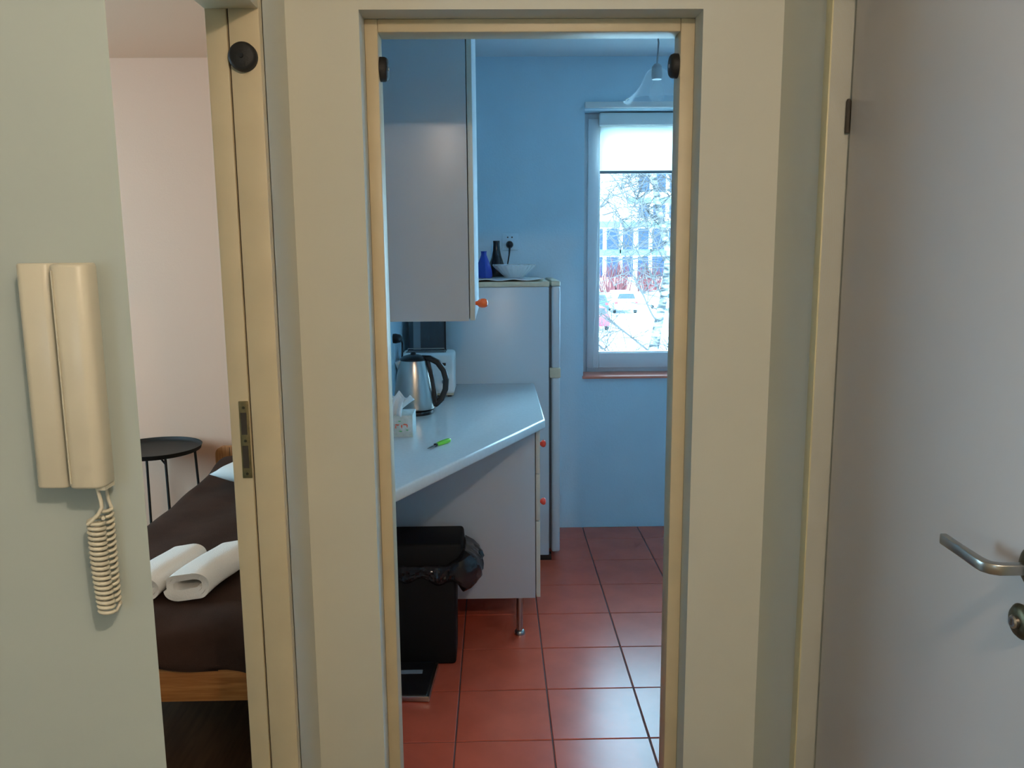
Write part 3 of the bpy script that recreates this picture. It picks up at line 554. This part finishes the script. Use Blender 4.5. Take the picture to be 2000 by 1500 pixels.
# pendant lamp
LC = (0.586, 3.10)
pl = thing('pendant_lamp', 'clear glass pendant lamp hanging in the kitchen near the window', 'lamp', (*LC, 2.02))
MB().tube([(LC[0], LC[1], CEIL - 0.02), (LC[0] - 0.004, LC[1], 2.30), (LC[0] + 0.004, LC[1], 2.22), (LC[0], LC[1], 2.145)], 0.0032, 8).build('cord', 'greyrim', pl)
MB().lathe([(0.0, 0.429), (0.045, 0.429), (0.04, 0.405), (0.01, 0.395), (0.0, 0.395)], (*LC, 2.02), 24, cap=False).build('ceiling_cup', 'white_pl', pl)
MB().lathe([(0.0, 0.130), (0.010, 0.128), (0.018, 0.118), (0.020, 0.085), (0.017, 0.075), (0.0, 0.074)], (*LC, 2.02), 24, cap=False).build('lamp_holder', 'greyrim', pl)
MB().lathe([(0.022, 0.112), (0.034, 0.104), (0.045, 0.085), (0.056, 0.060), (0.074, 0.035), (0.098, 0.014), (0.118, 0.002), (0.117, 0.0), (0.096, 0.012), (0.072, 0.033), (0.054, 0.058), (0.043, 0.083), (0.033, 0.102), (0.021, 0.110)], (*LC, 2.02), 48, cap=False).build('glass_shade', 'lampglass', pl, smooth=70)
MB().lathe([(0.0, 0.076), (0.011, 0.074), (0.013, 0.062), (0.024, 0.044), (0.028, 0.026), (0.024, 0.009), (0.012, 0.0), (0.0, -0.002)], (*LC, 2.02), 28, cap=False).build('bulb', 'lampglass', pl, smooth=70)

# ================================================================== BEDROOM THINGS
bed = thing('bed', 'orange pine single bed with rounded head board', 'bed', (-0.97, 3.25, 0))
MB().box(-1.40, -0.555, 2.270, 2.300, 0.200, 0.330).build('foot_board', 'pine', bed, bevel=0.004)
for x in (-1.40, -0.58): MB().box(x, x + 0.025, 2.30, 4.22, 0.20, 0.33).build('side_rail', 'pine', bed, bevel=0.003)
hb = [(-1.462, 0.20), (-1.462, 0.455)] + [(-1.462 + 0.045 - 0.045 * math.cos(a), 0.460 + 0.045 * math.sin(a)) for a in [math.pi / 2 * k / 8 for k in range(1, 9)]]
hb = hb[:-1] + [(-1.417, 0.505), (-0.60, 0.505), (-0.56, 0.46), (-0.56, 0.20)]
hbo = MB().prism_y(hb, 4.225, 4.262).build('head_board', 'pinev', bed, bevel=0.006)
for x in (-1.385, -1.352, -1.319, -1.286): MB().box(x, x + 0.002, 4.2235, 4.2255, 0.21, 0.50).build('groove', 'dark', hbo)
for x, y in ((-1.395, 2.305), (-0.63, 2.305), (-1.395, 4.16), (-0.63, 4.16)): MB().box(x, x + 0.055, y, y + 0.055, 0, 0.22).build('leg', 'pine', bed, bevel=0.003)
MB().box(-1.375, -0.58, 2.30, 4.21, 0.24, 0.262).build('slat_base', 'pine', bed)
tag(MB().box(-1.372, -0.585, 2.305, 4.205, 0.263, 0.432).build('mattress', 'sheet', bevel=0.03, bseg=3), 'white edge of the mattress showing under the brown bedspread', 'mattress')
ZB = 0.452
rq = random.Random(5)
def spread(u, v):
    # u across (0 = far edge of the bed from the door wall), v along (0 = foot hem)
    su = -0.10 + 0.89 * u            # metres in from the bed's long edge, negative hangs down
    sv = -0.20 + 2.03 * v            # metres up from the foot edge, negative hangs down
    def edge(s, r):                  # horizontal run and drop of cloth going over a rounded edge
        if s >= r: return s, 0.0
        a = (r - s) / r
        if a < math.pi / 2: return r - r * math.sin(a), r - r * math.cos(a)
        return 0.0, r + (r - s) - r * math.pi / 2
    xx, dx = edge(su, 0.05); yy, dy = edge(sv, 0.07)
    hem = 0.13 + 0.034 * max(0, (u - 0.52)) / 0.3 + 0.004 * math.sin(u * 22)
    z = ZB - min(dx, 0.16) - min(dy, hem)
    wr = 0.004 * math.sin(u * 9 + v * 14) * math.sin(v * 31 + u * 3) + 0.0035 * math.sin(u * 21 - v * 17)
    ox = 0; oy = 0
    if dy < 0.02 and dx < 0.02: z += wr
    else: oy = -0.010 * math.sin(u * 13 + 0.6) * min(1, dy / 0.1); ox = -0.008 * math.sin(v * 25) * min(1, dx / 0.1)
    yr = 2.262 + yy
    bump = math.exp(-((yr - 4.02) / 0.12) ** 2) * 0.045 * (1 if dx < 0.04 else 0.5)
    sag = 0.0
    xo = -1.388 + xx + 0.06 * max(0, (3.0 - yr)) * 0.3 * (1 - u)
    return (xo + ox, yr + oy, z + bump + sag)
sp_ = MB().grid(spread, 60, 130).build('bedspread', 'brown', solid=0.008, smooth=80)
tag(sp_, 'dark brown bedspread covering the bed', 'bedspread')
# pillow
def pil(c, sx, sy, h, rot, name, lab):
    mb = MB(); n = 20; vs = []
    for sgn in (1, -1):
        for j in range(n + 1):
            for i in range(n + 1):
                a, b = i / n * 2 - 1, j / n * 2 - 1
                pin = 1 - 0.10 * (1 - abs(a)) * b * b - 0.0; x = a * sx / 2 * (1 - 0.07 * (1 - b * b) * a * a); y = b * sy / 2 * (1 - 0.07 * (1 - a * a) * b * b)
                z = sgn * h / 2 * ((1 - a ** 4) * (1 - b ** 4)) ** 0.6 + 0.004 * math.sin(a * 7 + b * 5) * (1 - a * a) * (1 - b * b)
                vs.append((c[0] + x * math.cos(rot) - y * math.sin(rot), c[1] + x * math.sin(rot) + y * math.cos(rot), c[2] + h / 2 + z))
    m_ = (n + 1) ** 2
    for q in range(2): mb.add(vs[q * m_:(q + 1) * m_], [(j * (n + 1) + i, j * (n + 1) + i + 1, (j + 1) * (n + 1) + i + 1, (j + 1) * (n + 1) + i) for j in range(n) for i in range(n)])
    o = mb.build(name, 'sheet', smooth=80); bm = bmesh.new(); bm.from_mesh(o.data); bmesh.ops.remove_doubles(bm, verts=bm.verts, dist=1e-4); bmesh.ops.recalc_face_normals(bm, faces=bm.faces); bm.to_mesh(o.data); bm.free()
    return tag(o, lab, 'pillow')
pil((-0.985, 3.70, ZB + 0.014), 0.50, 0.36, 0.11, -0.35, 'pillow', 'white pillow on the brown bedspread, cut off by the door frame')
# towels: folded rolls seen from their open ends
def towel(x0, x1, y0, y1, z0, h, skew, lab, seed):
    rr = random.Random(seed); w_ = x1 - x0; pts = []
    turns = 2.4; n = int(turns * 40)
    for k in range(n + 1):
        t = k / n; a = -math.pi * 0.9 + turns * 2 * math.pi * t; s = 1 - 0.62 * t
        ca, sa = math.cos(a), math.sin(a); e = 0.55
        x = (abs(ca) ** e) * (1 if ca > 0 else -1) * (w_ / 2 - 0.004) * (0.35 + 0.65 * s); z = (abs(sa) ** 0.75) * (1 if sa > 0 else -1) * (h / 2 - 0.006) * s
        pts.append((x, z + 0.003 * math.sin(x * 60)))
    th = 0.0055; mb = MB(); ny = 10; rings = []
    L_, R_ = [], []
    for i, p in enumerate(pts):
        q0, q1 = pts[max(i - 1, 0)], pts[min(i + 1, n)]; tx, tz = q1[0] - q0[0], q1[1] - q0[1]; ll = math.hypot(tx, tz) or 1; nx, nz = -tz / ll, tx / ll
        L_.append((p[0] + nx * th, p[1] + nz * th)); R_.append((p[0] - nx * th, p[1] - nz * th))
    loop = L_ + R_[::-1]; m_ = len(loop); cx_, cz_ = (x0 + x1) / 2, z0 + h / 2; vs = []
    for j in range(ny + 1):
        t = j / ny; y = y0 + (y1 - y0) * t; sw = 1 + 0.05 * math.sin(t * 3.1)
        for x, z in loop:
            vs.append((cx_ + x * sw + skew * t + 0.002 * math.sin(t * 9 + x * 40), y + 0.006 * math.sin(z * 70 + seed) * (1 - t), cz_ + z * (1 + 0.04 * math.sin(t * 4 + 1)) + 0.004 * math.sin(t * 5)))
    fs = [(j * m_ + i, j * m_ + (i + 1) % m_, (j + 1) * m_ + (i + 1) % m_, (j + 1) * m_ + i) for j in range(ny) for i in range(m_)]
    kk = len(L_)
    for base in (0, ny * m_):
        for i in range(kk - 1):
            q = (base + i, base + i + 1, base + m_ - 2 - i, base + m_ - 1 - i); fs.append(q if base else q[::-1])
    mb.add(vs, fs); return tag(mb.build('towel', 'towel', smooth=60), lab, 'towel', 'folded towels on the bed')
towel(-1.005, -0.868, 2.385, 2.690, ZB + 0.013, 0.088, 0.055, 'white folded towel with its open end showing, next to the door frame', 1)
towel(-1.150, -1.015, 2.375, 2.680, ZB + 0.013, 0.080, 0.045, 'white folded towel half hidden by the entry phone wall', 2)
# tray table
TC = (-1.715, 4.10); TR = 0.222; TZ = 0.515
tt = thing('tray_table', 'round black metal tray table between the bed and the wall', 'table', (*TC, 0))
MB().lathe([(0.0, 0.0), (TR - 0.012, 0.0), (TR - 0.004, 0.004), (TR, 0.020), (TR + 0.003, 0.024), (TR - 0.003, 0.024), (TR - 0.007, 0.010), (TR - 0.018, 0.005), (0.0, 0.005)], (*TC, TZ), 64, cap=False).build('tray', 'blackm', tt, smooth=50)
legs = [(0.0, 0), (math.pi / 2, 0), (math.pi, 0), (3 * math.pi / 2, 0)]
for a, _ in legs:
    a += 0.62; MB().tube([(TC[0] + (TR - 0.03) * math.cos(a), TC[1] + (TR - 0.03) * math.sin(a), TZ + 0.002), (TC[0] + (TR - 0.012) * math.cos(a), TC[1] + (TR - 0.012) * math.sin(a), 0.004)], 0.0065, 10).build('leg', 'blackm', tt)
for a in (0.62, 0.62 + math.pi / 2):
    p, q = (TC[0] + (TR - 0.03) * math.cos(a), TC[1] + (TR - 0.03) * math.sin(a)), (TC[0] - (TR - 0.03) * math.cos(a), TC[1] - (TR - 0.03) * math.sin(a))
    MB().tube([(*p, TZ - 0.03), (TC[0], TC[1], TZ - 0.005), (*q, TZ - 0.03)], 0.005, 8).build('cross_bar', 'blackm', tt)

# ================================================================== OUTSIDE THE KITCHEN WINDOW
GZ = -3.2
struct(MB().box(-60, 120, 4.9, 200, GZ - 0.5, GZ).build('ground', 'snow', smooth=0), 'pale frosty ground outside the kitchen window', 'ground')
# office block
ob = thing('office_building', 'white and blue glazed office block far behind the birch', 'building', (20, 100, GZ))
MB().box(2, 40, 100, 112, GZ, 16).build('wall', 'facade', ob, smooth=0)
MB().box(9.5, 15.6, 99.6, 100, 4.9, 16).build('blank_panel', 'facade', ob, smooth=0)
wmesh = {}
def wpane(w_, h_):
    k = (w_, h_)
    if k not in wmesh:
        bm = bmesh.new(); bmesh.ops.create_cube(bm, size=1)
        for v in bm.verts: v.co = Vector((v.co.x * w_, v.co.y * 0.12, v.co.z * h_))
        me = bpy.data.meshes.new('pane'); bm.to_mesh(me); bm.free(); me.materials.append(M['wglass']); wmesh[k] = me
    return wmesh[k]
for row, (z, h_) in enumerate(((-0.6, 2.4), (2.6, 2.6), (5.9, 1.5), (9.2, 2.2), (12.6, 2.2))):
    MB().box(2.2, 39.8, 99.92, 100.0, z + h_ / 2 + 0.12, z + h_ / 2 + 0.85).build('spandrel', 'bandc', ob, smooth=0)
    for c in range(20):
        x = 3.1 + 1.82 * c
        if 9.4 < x + 0.7 and x - 0.7 < 15.7 and z > 4: continue
        wf = piece('window', wpane(1.25 if c % 3 else 1.45, h_), ob, (x, 99.98, z))
    for c in range(0, 20, 2): MB().box(3.95 + 1.82 * c, 4.07 + 1.82 * c, 99.75, 100, z - h_ / 2 - 0.3, z + h_ / 2 + 0.9).build('mullion', 'facade', ob, smooth=0) if not (9.4 < 4.0 + 1.82 * c < 15.7 and z > 4) else None
# red-brown bushes before it
for k, (x, y, rad, h_) in enumerate(((13.2, 92, 2.0, 4.4), (17.3, 93, 1.9, 4.0), (21.4, 94, 2.0, 3.3))):
    mb = MB(); rr = random.Random(40 + k)
    for q in range(110):
        a = rr.uniform(0, 6.283); s = rr.uniform(0.15, 1); top = (x + rad * s * math.cos(a), y + rad * s * math.sin(a) * 0.6, GZ + h_ * rr.uniform(0.55, 1) * (1 - 0.35 * s))
        mb.tube([(x + 0.85 * (top[0] - x), y + 0.3 * math.sin(a), GZ), (x + 1.05 * (top[0] - x) + rr.uniform(-.2, .2), y, GZ + h_ * 0.35), top], [0.05, 0.05, 0.02], 4)
    tag(mb.build('shrub', 'redbush', smooth=0), ('red-brown bare shrub below the blank white panel of the block', 'red-brown bare shrub in the middle before the office block', 'low red-brown bare shrub next to the birch trunk')[k], 'shrub', 'bare shrubs before the office block')
# parked cars, seen from behind
def car(x, y, paint, lab, tall=1.0):
    t = thing('car', lab, 'car', (x, y, GZ), 'cars parked outside')
    MB().prism_y([(x - 0.88, GZ + 0.28), (x - 0.90, GZ + 0.9 * tall), (x - 0.80, GZ + 0.98 * tall), (x - 0.62, GZ + 1.42 * tall), (x + 0.62, GZ + 1.42 * tall), (x + 0.80, GZ + 0.98 * tall), (x + 0.90, GZ + 0.9 * tall), (x + 0.88, GZ + 0.28)], y, y + 4.1).build('body', paint, t, bevel=0.06)
    MB().prism_y([(x - 0.66, GZ + 1.0 * tall), (x - 0.52, GZ + 1.34 * tall), (x + 0.52, GZ + 1.34 * tall), (x + 0.66, GZ + 1.0 * tall)], y - 0.02, y + 0.05).build('rear_window', 'cardark', t)
    for s in (-1, 1):
        MB().box(x + s * 0.74 - 0.11, x + s * 0.74 + 0.11, y - 0.03, y + 0.05, GZ + 0.72, GZ + 0.88).build('tail_light', 'red_light', t)
        for yy in (0.7, 3.3): MB().lathe([(0, -0.1), (0.30, -0.1), (0.32, -0.06), (0.32, 0.06), (0.30, 0.1), (0, 0.1)], (x + s * 0.78, y + yy, GZ + 0.32), 18, 'X', cap=False).build('wheel', 'blackm', t)
car(7.3, 60, 'carblue', 'blue car parked outside at the edge of the window', 1.05)
car(5.75, 48, 'carred', 'red car parked outside, closest to the window frame')
car(9.6, 61, 'carwhite', 'white car parked outside beside the blue one', 1.1)
car(13.3, 63, 'carwhite', 'white car parked outside behind the birch twigs', 1.0)
# birch
tr = thing('birch_tree', 'bare birch tree with pale trunk outside the kitchen window', 'tree', (2.08, 11, GZ))
tp = [(2.02, 11, GZ), (2.05, 11, -1.5), (2.085, 11, 0.05), (2.15, 11, 0.45), (2.225, 11, 0.85), (2.265, 11, 1.2), (2.275, 11, 1.45), (2.21, 11, 1.72), (2.135, 11, 2.0), (2.09, 11, 2.3), (2.04, 11, 2.6), (1.98, 11.05, 3.2), (1.9, 11.1, 4.5), (1.85, 11.1, 6.0)]
MB().tube(tp, [0.11, 0.09, 0.075, 0.062, 0.052, 0.048, 0.045, 0.045, 0.042, 0.038, 0.035, 0.03, 0.02, 0.008], 12).build('trunk', 'bark', tr, smooth=80)
rt_ = random.Random(21); tw = MB()
def grow(p, d, ln, r_, n, mb):
    pts = [Vector(p)]; d = Vector(d).normalized()
    for k in range(n):
        d = (d + Vector((rt_.uniform(-.22, .22), rt_.uniform(-.22, .22), rt_.uniform(-.16, .18)))).normalized(); pts.append(pts[-1] + d * ln / n)
    mb.tube(pts, [r_ * (1 - 0.75 * k / n) for k in range(n + 1)], 5); return pts
starts = [((2.06, 11, -0.35), (-1, .1, .75), 1.5, .018), ((2.06, 11, -0.25), (-1.2, -.2, .5), 1.3, .016), ((2.10, 11, 0.1), (-1, .3, 1.1), 1.6, .016), ((2.17, 11, 0.5), (-.9, 0, 1.2), 1.5, .014),
          ((2.23, 11, 0.85), (-.6, .2, 1.3), 1.4, .014), ((2.25, 11, 1.05), (.7, .2, 1), 1.0, .013), ((2.26, 11, 1.3), (-.8, -.3, .9), 1.2, .012), ((2.27, 11, 1.5), (.5, 0, 1.3), 1.3, .013),
          ((2.2, 11, 1.75), (-.9, .2, .8), 1.0, .010), ((2.13, 11, 2.0), (.8, .2, 1), 1.1, .011), ((2.1, 11, 2.25), (-.8, 0, 1), 1.0, .009), ((2.0, 11, -0.8), (-1, 0, .9), 1.9, .020), ((2.08, 11, -0.1), (.9, .2, .6), 0.9, .013), ((2.05, 11, 2.55), (-.7, 0, -.6), 1.1, .008), ((2.05, 11, 2.55), (.6, 0, -.5), 1.0, .008)]
for p, d, ln, r_ in starts:
    bo = MB(); pts = grow(p, d, ln, r_, 9, bo); bo.build('branch', 'twig', tr, smooth=80)
    for q in pts[2:]:
        for _ in range(5):
            dd = Vector((rt_.uniform(-1, 1), rt_.uniform(-.6, .6), rt_.uniform(-.5, 1))); p2 = grow(q, dd, rt_.uniform(.3, .75), .0075, 4, tw)
            for _ in range(2): grow(p2[rt_.randint(1, 4)], (rt_.uniform(-1, 1), rt_.uniform(-.6, .6), rt_.uniform(-.8, .8)), rt_.uniform(.15, .4), .005, 3, tw)
to = tw.build('twigs', 'twig', tr, smooth=0); to['kind'] = 'stuff'
